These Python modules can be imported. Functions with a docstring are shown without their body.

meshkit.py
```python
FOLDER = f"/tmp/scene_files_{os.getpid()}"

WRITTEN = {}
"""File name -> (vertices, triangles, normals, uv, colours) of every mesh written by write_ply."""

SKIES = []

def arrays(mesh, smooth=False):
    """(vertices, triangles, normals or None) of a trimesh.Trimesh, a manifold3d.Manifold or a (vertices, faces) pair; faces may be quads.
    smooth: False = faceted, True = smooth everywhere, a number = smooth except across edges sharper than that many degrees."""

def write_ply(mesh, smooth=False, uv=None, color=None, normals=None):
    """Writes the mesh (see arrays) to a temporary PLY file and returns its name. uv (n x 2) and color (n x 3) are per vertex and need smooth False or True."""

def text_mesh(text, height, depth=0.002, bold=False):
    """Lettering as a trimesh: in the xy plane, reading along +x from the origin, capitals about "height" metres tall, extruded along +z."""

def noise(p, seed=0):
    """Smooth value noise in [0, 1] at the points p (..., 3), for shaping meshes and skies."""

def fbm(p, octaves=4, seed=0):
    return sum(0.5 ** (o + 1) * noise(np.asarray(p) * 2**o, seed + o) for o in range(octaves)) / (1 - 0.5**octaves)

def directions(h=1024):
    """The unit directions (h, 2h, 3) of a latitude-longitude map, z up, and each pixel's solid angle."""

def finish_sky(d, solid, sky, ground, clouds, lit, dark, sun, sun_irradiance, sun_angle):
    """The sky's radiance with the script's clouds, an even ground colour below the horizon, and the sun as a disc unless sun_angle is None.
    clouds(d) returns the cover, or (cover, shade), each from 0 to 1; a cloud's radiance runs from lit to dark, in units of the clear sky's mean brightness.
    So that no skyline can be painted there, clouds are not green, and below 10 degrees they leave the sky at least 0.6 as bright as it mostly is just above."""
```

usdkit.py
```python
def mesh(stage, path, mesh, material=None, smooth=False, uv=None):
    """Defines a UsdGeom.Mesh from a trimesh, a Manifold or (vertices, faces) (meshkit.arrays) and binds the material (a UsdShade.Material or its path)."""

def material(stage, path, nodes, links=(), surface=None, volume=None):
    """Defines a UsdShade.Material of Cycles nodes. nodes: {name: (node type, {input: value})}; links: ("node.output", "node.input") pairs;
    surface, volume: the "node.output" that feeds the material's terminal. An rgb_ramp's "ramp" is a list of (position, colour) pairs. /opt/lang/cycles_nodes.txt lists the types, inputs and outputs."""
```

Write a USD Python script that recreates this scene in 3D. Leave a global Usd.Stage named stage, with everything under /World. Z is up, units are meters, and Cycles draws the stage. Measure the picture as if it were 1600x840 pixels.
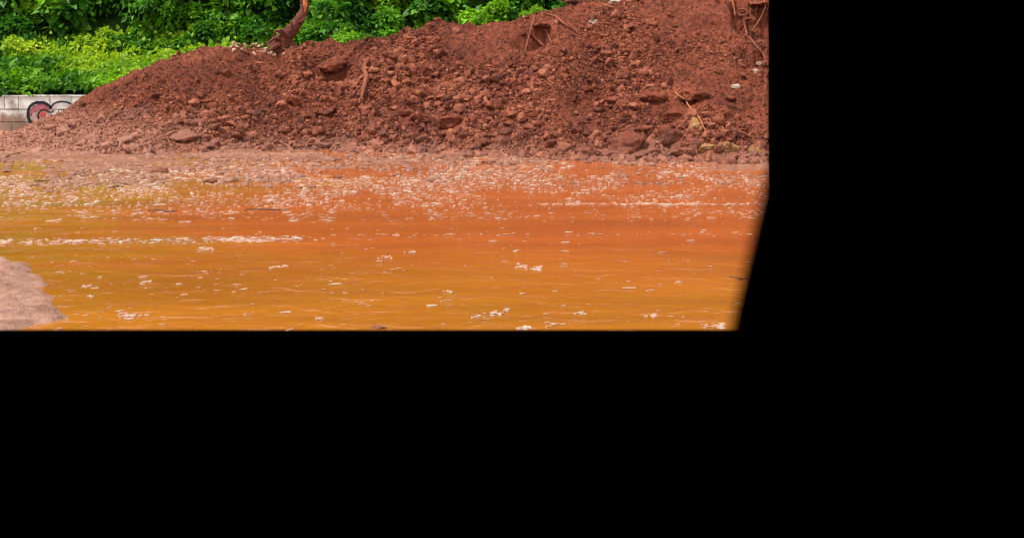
import math, random
import numpy as np, trimesh, usdkit, meshkit
from shapely.geometry import LineString, Polygon, Point
from pxr import Usd, UsdGeom, UsdLux, UsdShade, Sdf, Gf, Vt
from meshkit import noise, fbm

stage = Usd.Stage.CreateInMemory()
UsdGeom.SetStageUpAxis(stage, 'Z'); UsdGeom.SetStageMetersPerUnit(stage, 1.0)
UsdGeom.Xform.Define(stage, '/World'); UsdGeom.Scope.Define(stage, '/World/Looks')
rng = np.random.default_rng(7); random.seed(7)

# ------------------------------------------------------------------ camera, sky, sun, exposure
F, EYE, HOR = 1800.0, 1.6, 75.0          # focal length in photo pixels, eye height, horizon row of the photo
cam = UsdGeom.Camera.Define(stage, '/World/camera')
cam.CreateHorizontalApertureAttr(36.0); cam.CreateVerticalApertureAttr(36.0 * 537 / 1024)
cam.CreateFocalLengthAttr(36.0 * F / 1600)
cam.CreateVerticalApertureOffsetAttr(-36.0 * (420 - HOR) / 1600)
cam.CreateClippingRangeAttr(Gf.Vec2f(0.02, 2000))
cam.CreateFStopAttr(11.0); cam.CreateFocusDistanceAttr(17.0)
cam.CreateExposureAttr(2.15)
cx = UsdGeom.Xformable(cam); cx.AddTranslateOp().Set(Gf.Vec3d(0, 0, EYE)); cx.AddRotateXOp().Set(90.0)

SUN = np.array([-0.42, -0.20, 0.88]); SUN /= np.linalg.norm(SUN)
elev, rot = math.asin(SUN[2]), math.atan2(SUN[0], SUN[1])
SKY_STRENGTH = 0.06
usdkit.material(stage, '/World/Looks/overcast_sky', {
    'co': ('texture_coordinate', {}),
    'n': ('noise_texture', {'scale': 2.2, 'detail': 5, 'roughness': 0.55}),
    'r': ('rgb_ramp', {'ramp': [(0.3, (5.5, 5.5, 5.5)), (0.7, (7.8, 7.7, 7.5))]}),
    's': ('sky_texture', {'sky_type': 'single_scattering', 'sun_disc': False, 'sun_elevation': elev, 'sun_rotation': rot}),
    'm': ('mix_color', {'fac': 0.88, 'use_clamp': False}),
    'b': ('background_shader', {'strength': SKY_STRENGTH})},
    [('co.generated', 'n.vector'), ('n.fac', 'r.fac'), ('s.color', 'm.a'), ('r.color', 'm.b'), ('m.result', 'b.color')], surface='b.background')
dome = UsdLux.DomeLight.Define(stage, '/World/sky')
UsdShade.MaterialBindingAPI.Apply(dome.GetPrim()).Bind(UsdShade.Material.Get(stage, '/World/Looks/overcast_sky'))
sun = UsdLux.DistantLight.Define(stage, '/World/sun')
sun.CreateNormalizeAttr(True) if hasattr(sun, 'CreateNormalizeAttr') else UsdLux.LightAPI(sun).CreateNormalizeAttr(True)
sun.CreateIntensityAttr(0.4); sun.CreateAngleAttr(10.0); sun.CreateColorAttr(Gf.Vec3f(1.0, 0.96, 0.9))
q = Gf.Rotation(Gf.Vec3d(0, 0, 1), Gf.Vec3d(*map(float, SUN)))
UsdGeom.Xformable(sun).AddTransformOp().Set(Gf.Matrix4d().SetRotate(q))

# ------------------------------------------------------------------ helpers
used = {}
def numbered(parent, name):
    k = (parent, name); n = used.get(k, 0); used[k] = n + 1
    return name if n == 0 else f'{name}_{n:03d}'
def tag(p, label=None, cat=None, group=None, kind=None):
    for k, v in (('label', label), ('category', cat), ('group', group), ('kind', kind)):
        if v: p.SetCustomDataByKey(k, v)
    return p
def obj(name, m, mat, parent=None, smooth=False, label=None, cat=None, group=None, kind=None):
    base = str(parent.GetPath()) if parent else '/World'
    pr = usdkit.mesh(stage, base + '/' + numbered(base, name), m, '/World/Looks/' + mat, smooth=smooth).GetPrim()
    return tag(pr, label, cat, group, kind)
def thing(name, label, cat, loc=(0, 0, 0), group=None, kind=None):
    x = UsdGeom.Xform.Define(stage, '/World/' + numbered('/World', name))
    x.AddTranslateOp().Set(Gf.Vec3d(*map(float, loc)))
    return tag(x.GetPrim(), label, cat, group, kind)
def instancer(name, protos, mat, pos, quat, scale, idx, kind='stuff', label=None, cat=None, parent=None, smooth=False):
    base = str(parent.GetPath()) if parent else '/World'
    path = base + '/' + numbered(base, name)
    pi = UsdGeom.PointInstancer.Define(stage, path)
    rel = pi.CreatePrototypesRel()
    for i, m in enumerate(protos):
        pp = f'{path}/shape_{i:03d}' if i else f'{path}/shape'
        usdkit.mesh(stage, pp, m, '/World/Looks/' + (mat if isinstance(mat, str) else mat[i]), smooth=smooth); rel.AddTarget(pp)
    pi.CreateProtoIndicesAttr(Vt.IntArray.FromNumpy(np.asarray(idx, np.int32)))
    pi.CreatePositionsAttr(Vt.Vec3fArray.FromNumpy(np.asarray(pos, np.float32)))
    pi.CreateScalesAttr(Vt.Vec3fArray.FromNumpy(np.asarray(scale, np.float32)))
    pi.CreateOrientationsAttr(Vt.QuathArray([Gf.Quath(float(a), float(b), float(c), float(d)) for a, b, c, d in quat]))
    return tag(pi.GetPrim(), label, cat, None, kind)
def rand_quats(n, tilt=None):
    if tilt is None:
        qn = rng.normal(size=(n, 4)); return qn / np.linalg.norm(qn, axis=1, keepdims=True)
    a = rng.uniform(0, 2 * np.pi, n); t = rng.uniform(0, tilt, n); b = rng.uniform(0, 2 * np.pi, n)
    qz = np.stack([np.cos(a / 2), 0 * a, 0 * a, np.sin(a / 2)], 1)
    qt = np.stack([np.cos(t / 2), np.sin(t / 2) * np.cos(b), np.sin(t / 2) * np.sin(b), 0 * t], 1)
    w = qt[:, 0:1] * qz[:, 0:1] - (qt[:, 1:] * qz[:, 1:]).sum(1, keepdims=True)
    v = qt[:, 0:1] * qz[:, 1:] + qz[:, 0:1] * qt[:, 1:] + np.cross(qt[:, 1:], qz[:, 1:])
    return np.hstack([w, v])
def px(x, y, Y): return np.array([(x - 800) * Y / F, Y, EYE - (y - HOR) * Y / F])
def ground_pt(x, y):
    Y = EYE * F / (y - HOR); return np.array([(x - 800) * Y / F, Y, 0.0])
def tube(pts, radii, sides=8, wob=0.0, seed=0, caps=True):
    P = np.asarray(pts, float); n = len(P)
    R = np.interp(np.linspace(0, 1, n), np.linspace(0, 1, len(radii)), radii)
    T = np.gradient(P, axis=0); T /= np.linalg.norm(T, axis=1, keepdims=True)
    up = np.array([0.13, 0.9, 0.41]); A = np.cross(T, up); A /= np.linalg.norm(A, axis=1, keepdims=True); B = np.cross(T, A)
    th = np.linspace(0, 2 * np.pi, sides, endpoint=False)
    V = P[:, None] + R[:, None, None] * (np.cos(th)[None, :, None] * A[:, None] + np.sin(th)[None, :, None] * B[:, None])
    if wob:
        c = V - P[:, None]
        V = P[:, None] + c * (1 + wob * (fbm(V * 14 + 3.1, 3, seed) - 0.5) * 2)[..., None]
    f = []
    for i in range(n - 1):
        for j in range(sides):
            a, b = i * sides + j, i * sides + (j + 1) % sides
            f += [[a, b, b + sides], [a, b + sides, a + sides]]
    V = V.reshape(-1, 3)
    if caps:
        k = len(V); V = np.vstack([V, P[0], P[-1]])
        for j in range(sides):
            f += [[k, (j + 1) % sides, j], [k + 1, (n - 1) * sides + j, (n - 1) * sides + (j + 1) % sides]]
    return trimesh.Trimesh(V, f, process=False)
def spline(pts, n):
    P = np.asarray(pts, float)
    d = np.r_[0, np.cumsum(np.linalg.norm(np.diff(P, axis=0), axis=1))]
    from scipy.interpolate import PchipInterpolator
    return PchipInterpolator(d, P, axis=0)(np.linspace(0, d[-1], n))
def clod(seed, sub=2, rough=0.16, npts=15):
    r = np.random.default_rng(seed)
    p = r.normal(size=(npts, 3)); p /= np.linalg.norm(p, axis=1, keepdims=True)
    p *= r.uniform(0.8, 1.1, (npts, 1)) * np.array([1, r.uniform(0.7, 1), r.uniform(0.6, 0.85)])
    m = trimesh.Trimesh(p).convex_hull
    for _ in range(sub): m = m.subdivide()
    if sub:
        trimesh.smoothing.filter_laplacian(m, lamb=0.5, iterations=1)
        v = np.array(m.vertices)
        m.vertices = v + m.vertex_normals * ((fbm(v * 1.9 + seed, 2, seed) - 0.5) * rough * 2 + (fbm(v * 5.5, 2, seed + 9) - 0.5) * rough * 1.5)[:, None]
    m.apply_scale(1.0 / np.abs(m.vertices[:, :2]).max())
    return m
def moved(m, loc, s=(1, 1, 1), rz=0.0, tilt=0.0):
    m = m.copy(); m.apply_scale(s) if np.ndim(s) == 0 else m.apply_transform(np.diag([*s, 1.0]))
    if tilt: m.apply_transform(trimesh.transformations.rotation_matrix(tilt, [0.6, 0.8, 0]))
    if rz: m.apply_transform(trimesh.transformations.rotation_matrix(rz, [0, 0, 1]))
    m.apply_translation(loc); return m

# ------------------------------------------------------------------ materials
def mat(name, nodes, links, surface='p.BSDF'): usdkit.material(stage, '/World/Looks/' + name, nodes, links, surface=surface)
def plain(name, col, rough=0.6, spec=0.2, var=0.25, scale=6, bump=0.0, bscale=40):
    c = np.array(col)
    nodes = {'g': ('geometry', {}), 'n': ('noise_texture', {'scale': scale, 'detail': 4, 'roughness': 0.6}),
             'r': ('rgb_ramp', {'ramp': [(0.3, tuple(c * (1 - var))), (0.7, tuple(np.minimum(c * (1 + var), 0.9)))]}),
             'p': ('principled_bsdf', {'roughness': rough, 'specular_ior_level': spec})}
    links = [('g.position', 'n.vector'), ('n.fac', 'r.fac'), ('r.color', 'p.base_color')]
    if bump:
        nodes['bn'] = ('noise_texture', {'scale': bscale, 'detail': 4, 'roughness': 0.65}); nodes['b'] = ('bump', {'strength': bump, 'distance': 0.02})
        links += [('g.position', 'bn.vector'), ('bn.fac', 'b.height'), ('b.normal', 'p.normal')]
    mat(name, nodes, links)
def earth(name, lo, mid, hi, wet=True, rough=0.8, fine=55, spec=0.2, rand=False):
    nodes = {'g': ('geometry', {}), 'n1': ('noise_texture', {'scale': 1.3, 'detail': 4, 'roughness': 0.6}), 'n2': ('noise_texture', {'scale': 13, 'detail': 4, 'roughness': 0.7}),
             'a': ('math', {'math_type': 'multiply_add', 'value2': 0.62, 'value3': 0.0}), 'a2': ('math', {'math_type': 'multiply_add', 'value2': 0.38}),
             'r': ('rgb_ramp', {'ramp': [(0.37, lo), (0.5, mid), (0.63, hi)]}),
             'bn': ('noise_texture', {'scale': fine, 'detail': 5, 'roughness': 0.75}), 'b': ('bump', {'strength': 1.0, 'distance': 0.022}),
             'p': ('principled_bsdf', {'roughness': rough, 'specular_ior_level': spec})}
    links = [('g.position', 'n1.vector'), ('g.position', 'n2.vector'), ('g.position', 'bn.vector'), ('n2.fac', 'a.value1'), ('n1.fac', 'a2.value1'), ('a.value', 'a2.value3'),
             ('a2.value', 'r.fac'), ('r.color', 'p.base_color'), ('bn.fac', 'b.height'), ('b.normal', 'p.normal')]
    if rand:
        nodes |= {'oi': ('object_info', {}), 'rm': ('math', {'math_type': 'multiply_add', 'value2': 0.16, 'value3': -0.08}), 'ra': ('math', {'math_type': 'add'})}
        links.remove(('a2.value', 'r.fac')); links += [('oi.random', 'rm.value1'), ('rm.value', 'ra.value1'), ('a2.value', 'ra.value2'), ('ra.value', 'r.fac')]
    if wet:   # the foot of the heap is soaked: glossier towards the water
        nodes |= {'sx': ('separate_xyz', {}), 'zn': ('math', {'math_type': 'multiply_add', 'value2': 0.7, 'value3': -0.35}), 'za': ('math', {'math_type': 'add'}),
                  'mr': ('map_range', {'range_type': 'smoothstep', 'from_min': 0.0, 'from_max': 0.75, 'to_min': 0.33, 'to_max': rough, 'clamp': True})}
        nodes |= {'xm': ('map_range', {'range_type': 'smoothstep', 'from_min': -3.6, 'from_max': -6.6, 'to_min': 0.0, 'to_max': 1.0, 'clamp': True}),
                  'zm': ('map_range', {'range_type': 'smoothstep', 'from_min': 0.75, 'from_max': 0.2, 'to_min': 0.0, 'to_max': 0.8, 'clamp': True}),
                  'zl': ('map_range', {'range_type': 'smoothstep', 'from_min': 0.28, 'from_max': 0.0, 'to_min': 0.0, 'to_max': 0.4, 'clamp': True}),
                  'sm': ('math', {'math_type': 'multiply'}), 'smx': ('math', {'math_type': 'maximum'}), 'slurry_sheen': ('mix_color', {'b': (0.30, 0.130, 0.084)})}  # pale slurry tone with the wet sky sheen painted into the soil colour
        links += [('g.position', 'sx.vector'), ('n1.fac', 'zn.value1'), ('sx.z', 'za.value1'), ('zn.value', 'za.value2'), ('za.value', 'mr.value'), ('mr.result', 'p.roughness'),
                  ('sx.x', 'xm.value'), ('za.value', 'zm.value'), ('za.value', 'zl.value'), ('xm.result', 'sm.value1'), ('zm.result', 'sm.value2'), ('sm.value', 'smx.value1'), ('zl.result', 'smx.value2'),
                  ('smx.value', 'slurry_sheen.fac'), ('r.color', 'slurry_sheen.a'), ('slurry_sheen.result', 'p.base_color')]
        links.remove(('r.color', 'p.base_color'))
    mat(name, nodes, links)

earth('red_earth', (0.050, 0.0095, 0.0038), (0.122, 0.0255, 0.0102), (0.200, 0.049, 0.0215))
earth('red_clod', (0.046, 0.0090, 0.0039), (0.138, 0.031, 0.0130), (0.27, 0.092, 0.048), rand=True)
earth('wet_mud', (0.115, 0.029, 0.011), (0.205, 0.072, 0.034), (0.31, 0.15, 0.095), wet=False, rough=0.33, spec=0.5)
earth('bank_mud', (0.125, 0.042, 0.022), (0.225, 0.100, 0.062), (0.31, 0.17, 0.12), wet=False, rough=0.45, spec=0.4, fine=30)
earth('ochre_earth', (0.12, 0.042, 0.015), (0.22, 0.10, 0.036), (0.36, 0.20, 0.085), wet=False, rough=0.75)
earth('pale_stone', (0.17, 0.08, 0.045), (0.33, 0.20, 0.125), (0.46, 0.33, 0.235), wet=False, rough=0.75)
plain('white_stone', (0.36, 0.28, 0.22), 0.6, bump=0.3)
mat('foam_glint', {'g': ('geometry', {}), 'n': ('noise_texture', {'scale': 7, 'detail': 3, 'roughness': 0.7}), 'r': ('rgb_ramp', {'ramp': [(0.32, (0.24, 0.08, 0.03)), (0.5, (0.29, 0.145, 0.09)), (0.70, (0.50, 0.38, 0.33))]}), 'p': ('principled_bsdf', {'roughness': 0.3, 'specular_ior_level': 0.5})},  # pale ramp paints sky glints off wet lumps, plus splash
    [('g.position', 'n.vector'), ('n.fac', 'r.fac'), ('r.color', 'p.base_color')])
plain('root_bark', (0.14, 0.04, 0.02), 0.75, var=0.4, scale=18, bump=0.6)
plain('pale_root', (0.27, 0.10, 0.036), 0.6, var=0.35, scale=14, bump=0.4)
plain('dark_twig', (0.055, 0.02, 0.014), 0.6, var=0.4, scale=18)
plain('trunk_bark', (0.075, 0.017, 0.009), 0.7, var=0.5, scale=11, bump=0.9, bscale=26)
plain('raw_wood', (0.36, 0.10, 0.03), 0.6, var=0.4, scale=12, bump=0.4)
plain('bank_soil', (0.02, 0.05, 0.008), 1.0, spec=0.0, var=0.4, scale=3)
plain('road_mud', (0.28, 0.09, 0.03), 0.6, var=0.3, scale=2)
plain('cabin_black', (0.010, 0.0105, 0.011), 0.9, spec=0.0, var=0.1)
plain('strap_black', (0.035, 0.038, 0.042), 0.9, spec=0.1, var=0.1)
plain('paint_black', (0.014, 0.013, 0.02), 0.6, var=0.4, scale=9)
plain('paint_maroon', (0.06, 0.018, 0.022), 0.6, var=0.4, scale=9)
plain('paint_pink', (0.32, 0.10, 0.125), 0.6, var=0.45, scale=9)
plain('paint_red', (0.44, 0.07, 0.055), 0.6, var=0.4, scale=9)
plain('paint_blush', (0.46, 0.29, 0.25), 0.6, var=0.25, scale=9)
plain('stem', (0.07, 0.05, 0.025), 0.8)
plain('joint_dark', (0.10, 0.06, 0.04), 0.9)

# wall blocks: whitewashed, with mud splashed on from below (a stain of its own)
mat('whitewash', {'g': ('geometry', {}), 'n': ('noise_texture', {'scale': 5, 'detail': 5, 'roughness': 0.65}), 's': ('separate_xyz', {}),
    'n2': ('noise_texture', {'scale': 3.1, 'detail': 5, 'roughness': 0.7}), 'w': ('rgb_ramp', {'ramp': [(0.3, (0.48, 0.45, 0.40)), (0.55, (0.66, 0.65, 0.62))]}),
    'zz': ('math', {'math_type': 'multiply_add', 'value2': 1.5, 'value3': -0.75}), 'ad': ('math', {'math_type': 'add'}),
    'st': ('map_range', {'range_type': 'smoothstep', 'from_min': 0.60, 'from_max': 0.15, 'to_min': 0.0, 'to_max': 0.85, 'clamp': True}),
    'mx': ('mix_color', {'b': (0.19, 0.072, 0.028)}), 'bn': ('noise_texture', {'scale': 35, 'detail': 4}), 'b': ('bump', {'strength': 0.4, 'distance': 0.01}), 'p': ('principled_bsdf', {'roughness': 0.8})},
    [('g.position', 'n.vector'), ('g.position', 'n2.vector'), ('g.position', 's.vector'), ('n.fac', 'w.fac'), ('n2.fac', 'zz.value1'), ('s.z', 'ad.value1'), ('zz.value', 'ad.value2'),
     ('ad.value', 'st.value'), ('st.result', 'mx.fac'), ('w.color', 'mx.a'), ('mx.result', 'p.base_color'), ('g.position', 'bn.vector'), ('bn.fac', 'b.height'), ('b.normal', 'p.normal')])

# leaves
def leafmat(name, ramp, trans=0.42):
    mat(name, {'g': ('geometry', {}), 'n': ('noise_texture', {'scale': 1.1, 'detail': 3, 'roughness': 0.6}),
        'w': ('math', {'math_type': 'multiply_add', 'value2': 0.55, 'value3': 0.0}), 'x': ('math', {'math_type': 'multiply_add', 'value2': 0.55}),
        'r': ('rgb_ramp', {'ramp': ramp}), 'p': ('principled_bsdf', {'roughness': 0.5, 'specular_ior_level': 0.22}), 't': ('translucent_bsdf', {}), 'm': ('mix_closure', {'fac': trans})},
        [('g.position', 'n.vector'), ('g.random_per_island', 'w.value1'), ('n.fac', 'x.value1'), ('w.value', 'x.value3'), ('x.value', 'r.fac'), ('r.color', 'p.base_color'), ('r.color', 't.color'), ('p.BSDF', 'm.closure1'), ('t.BSDF', 'm.closure2')], surface='m.closure')
leafmat('leaf_green', [(0.25, (0.03, 0.12, 0.004)), (0.38, (0.18, 0.39, 0.006)), (0.50, (0.38, 0.60, 0.010)), (0.70, (0.58, 0.68, 0.03)), (0.9, (0.64, 0.50, 0.08))])
leafmat('leaf_deep', [(0.2, (0.014, 0.08, 0.005)), (0.41, (0.12, 0.32, 0.008)), (0.58, (0.30, 0.52, 0.012)), (0.85, (0.42, 0.60, 0.04))])
leafmat('leaf_lime', [(0.22, (0.13, 0.27, 0.008)), (0.38, (0.38, 0.50, 0.014)), (0.54, (0.60, 0.61, 0.03)), (0.73, (0.72, 0.58, 0.07)), (0.9, (0.62, 0.33, 0.09))])

# muddy flood water: opaque silt, ochre in the deeper near part and on the left, redder in between
mat('flood_water', {'g': ('geometry', {}), 's': ('separate_xyz', {}),
    'mp': ('mapping', {'mapping_type': 'point', 'scale': (0.16, 0.62, 1.0)}), 'n': ('noise_texture', {'scale': 1.0, 'detail': 5, 'roughness': 0.6}),
    'nn': ('math', {'math_type': 'multiply_add', 'value2': 3.2, 'value3': -1.6}),
    'yy': ('math', {'math_type': 'add'}), 'ry': ('map_range', {'range_type': 'smoothstep', 'from_min': 7.4, 'from_max': 9.4, 'to_min': 1.0, 'to_max': 0.0, 'clamp': True}),
    'nx': ('math', {'math_type': 'multiply_add', 'value2': 6.0, 'value3': -3.0}), 'xx': ('math', {'math_type': 'add'}),
    'rx': ('map_range', {'range_type': 'smoothstep', 'from_min': -5.4, 'from_max': -1.8, 'to_min': 1.0, 'to_max': 0.0, 'clamp': True}),
    'mxx': ('math', {'math_type': 'maximum'}), 'c': ('mix_color', {'a': (0.232, 0.051, 0.0085), 'b': (0.228, 0.072, 0.0072)}),
    'po': ('mapping', {'mapping_type': 'point', 'scale': (0.5, 1.6, 1.0), 'location': (1.7, 7.3, 0)}), 'no': ('noise_texture', {'scale': 1.0, 'detail': 4, 'roughness': 0.6}), 'ro': ('map_range', {'range_type': 'smoothstep', 'from_min': 0.43, 'from_max': 0.58, 'to_min': 0.0, 'to_max': 0.9, 'clamp': True}),
    'mo': ('math', {'math_type': 'multiply'}), 'co': ('mix_color', {'b': (0.185, 0.088, 0.004)}),
    'mp2': ('mapping', {'mapping_type': 'point', 'scale': (0.35, 1.7, 1.0), 'location': (4.2, 1.3, 0)}), 'n2': ('noise_texture', {'scale': 1.0, 'detail': 4, 'roughness': 0.6}),
    'hv': ('map_range', {'from_min': 0.3, 'from_max': 0.7, 'to_min': 0.74, 'to_max': 1.16, 'clamp': True}), 'h': ('hsv', {}),
    'bm': ('mapping', {'mapping_type': 'point', 'scale': (2.0, 3.0, 1.0)}), 'bn': ('noise_texture', {'scale': 1.7, 'detail': 3, 'roughness': 0.55, 'distortion': 0.6}), 'b': ('bump', {'strength': 1.0, 'distance': 0.02}),
    'p': ('principled_bsdf', {'roughness': 0.13, 'ior': 1.33, 'specular_ior_level': 0.4})},
    [('g.position', 's.vector'), ('g.position', 'mp.vector'), ('mp.vector', 'n.vector'), ('n.fac', 'nn.value1'), ('s.y', 'yy.value1'), ('nn.value', 'yy.value2'), ('yy.value', 'ry.value'),
     ('n.fac', 'nx.value1'), ('s.x', 'xx.value1'), ('nx.value', 'xx.value2'), ('xx.value', 'rx.value'), ('ry.result', 'mxx.value1'), ('rx.result', 'mxx.value2'), ('mxx.value', 'c.fac'),
     ('g.position', 'mp2.vector'), ('mp2.vector', 'n2.vector'), ('n2.fac', 'hv.value'), ('hv.result', 'h.value'), ('g.position', 'po.vector'), ('po.vector', 'no.vector'), ('no.fac', 'ro.value'), ('ro.result', 'mo.value1'), ('rx.result', 'mo.value2'), ('mo.value', 'co.fac'), ('c.result', 'co.a'), ('co.result', 'h.color'), ('h.color', 'p.base_color'),
     ('g.position', 'bm.vector'), ('bm.vector', 'bn.vector'), ('bn.fac', 'b.height'), ('b.normal', 'p.normal')])

# ------------------------------------------------------------------ the setting: ground, water, bank, heap
def grid(xs, ys, zfun):
    Xg, Yg = np.meshgrid(xs, ys); Z = zfun(Xg, Yg)
    v = np.stack([Xg, Yg, Z], -1).reshape(-1, 3); nx = len(xs)
    i, j = np.meshgrid(np.arange(nx - 1), np.arange(len(ys) - 1)); a = (j * nx + i).ravel()
    return v, np.stack([a, a + 1, a + nx + 1, a + nx], 1)
obj('ground', grid(np.linspace(-500, 500, 11), np.linspace(-300, 21.9, 7), lambda x, y: 0 * x - 0.06), 'road_mud', kind='structure')
def water_z(x, y): return 0.006 * (fbm(np.stack([x * 0.9, y * 2.0, 0 * x], -1), 3, 5) - 0.5)
obj('flood_water', grid(np.linspace(-45, 45, 361), np.linspace(-6, 21.5, 221), water_z), 'flood_water', smooth=True, kind='structure')

WALL_Y, WALL_TOP = 22.0, 0.683
def bank_z(x, y):
    z = np.interp(y, [22.1, 25.9, 34.0, 60.0], [0.60, 1.42, 11.3, 14.0])
    return z + 0.25 * (fbm(np.stack([x * 0.5, y * 0.5, 0 * x], -1), 3, 11) - 0.5) * np.clip((y - 22.3) / 1.5, 0, 1)
obj('bank_slope', grid(np.linspace(-60, 60, 121), np.r_[np.linspace(22.1, 34, 40), np.linspace(36, 90, 10)], bank_z), 'bank_soil', smooth=True, kind='structure')

# heap profile, read along its crest (photo column, row, depth) and its foot (column, row)
CREST = [(-220, 212, 22.0), (-60, 212, 22.0), (0, 213, 22.0), (30, 210, 22.0), (60, 205, 22.0), (85, 195, 21.95), (105, 183, 21.95), (128, 161, 21.9), (152, 140, 21.8), (180, 130, 21.7), (205, 117, 21.5), (230, 101, 21.2),
         (270, 83, 20.9), (300, 79, 20.7), (370, 73, 20.5), (430, 72, 20.5), (485, 68, 20.5), (540, 70, 20.6), (580, 57, 20.6), (630, 46, 20.6), (700, 39, 20.6), (770, 33, 20.6), (830, 23, 20.6), (900, 12, 20.5),
         (950, 6, 20.5), (1000, -3, 20.5), (1080, -12, 20.4), (1200, -28, 20.3), (1400, -45, 20.2), (1700, -30, 20.2), (2100, 20, 20.2), (2500, 120, 20.4), (2800, 190, 20.6)]
FOOT = [(-300, 236), (0, 237), (100, 238), (180, 240), (250, 239), (400, 233), (500, 236), (620, 237), (700, 241), (850, 246), (1000, 250), (1100, 252), (1200, 256), (1500, 262), (2200, 250), (2800, 225)]
cr = np.array([px(x, y, Y) for x, y, Y in CREST]); ft = np.array([ground_pt(x, y) for x, y in FOOT])
HOLLOWS = []      # (x, y, rx, ry, depth) dug into the face
def heap_base(x, y):
    zr, yr, yt = np.interp(x, cr[:, 0], cr[:, 2]), np.interp(x, cr[:, 0], cr[:, 1]), np.interp(x, ft[:, 0], ft[:, 1])
    zr = np.maximum(zr, 0.0)
    yt = yt + 0.9 * (fbm(np.stack([x * 0.8, 0 * x, 0 * x + 4.4], -1), 2, 81) - 0.5) + 0.45 * (fbm(np.stack([x * 3.1, 0 * x, 0 * x + 7.7], -1), 2, 82) - 0.5)
    v = (y - yt) / np.maximum(yr - yt, 0.3)
    front = zr * (0.62 * np.clip(v, 0, 1) ** 1.35 + 0.38 * np.sin(np.clip(v, 0, 1) * np.pi / 2))
    back = zr - np.maximum(y - yr, 0) ** 1.15 * 0.9
    z = np.where(v < 0, np.maximum(v * 0.35, -0.08), np.where(v <= 1, front, np.maximum(back, -0.1)))
    edge = np.interp(x, [cr[0, 0], cr[0, 0] + 1, cr[-1, 0] - 1, cr[-1, 0]], [0, 1, 1, 0])
    return np.where(edge < 1, z * edge - 0.1 * (1 - edge), z), v
def heap_z(x, y, fine=True):
    z, v = heap_base(x, y)
    q = np.stack([x, y, 0 * x], -1)
    amp = np.clip((v + 0.05) / 0.25, 0.12, 1) * np.clip((1.45 - v) / 0.45, 0.1, 1) * np.clip((WALL_Y - 0.08 - y) / 0.5, 0.0, 1) ** 0.5
    z = z + amp * np.interp(x, [-9.4, -7.5], [0.12, 0.36]) * (fbm(q * 1.0 + 2.3, 3, 21) - 0.5)
    for hx, hy, rx, ry, d in HOLLOWS:
        e = ((x - hx) / rx) ** 2 + ((y - hy) / ry) ** 2
        z = z - d * np.exp(-e ** 2)
    if fine:
        low = np.clip((v + 0.12) / 0.2, 0.25, 1)
        z = z + low * (0.11 * (fbm(q * 4.3, 3, 31) - 0.5) + 0.085 * (fbm(q * 11, 3, 41) - 0.5) + 0.05 * (fbm(q * 21, 2, 43) - 0.5))
        z = z + low * 0.05 * (np.abs(fbm(q * 7.0 + 5, 3, 51) - 0.5) * -2 + 0.25)
    return z
def hit(x, y, fine=True):
    """The point of the heap's (or the water's) surface under a column and row of the photograph."""
    Y = np.linspace(13.5, 23.5, 1500)
    P = np.stack([(x - 800) * Y / F, Y, EYE - (y - HOR) * Y / F], 1)
    z = np.maximum(heap_z(P[:, 0], P[:, 1], fine), 0.0)
    k = np.argmax(P[:, 2] <= z)
    return P[k] if P[k, 2] <= z[k] else px(x, y, 20.5)
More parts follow.
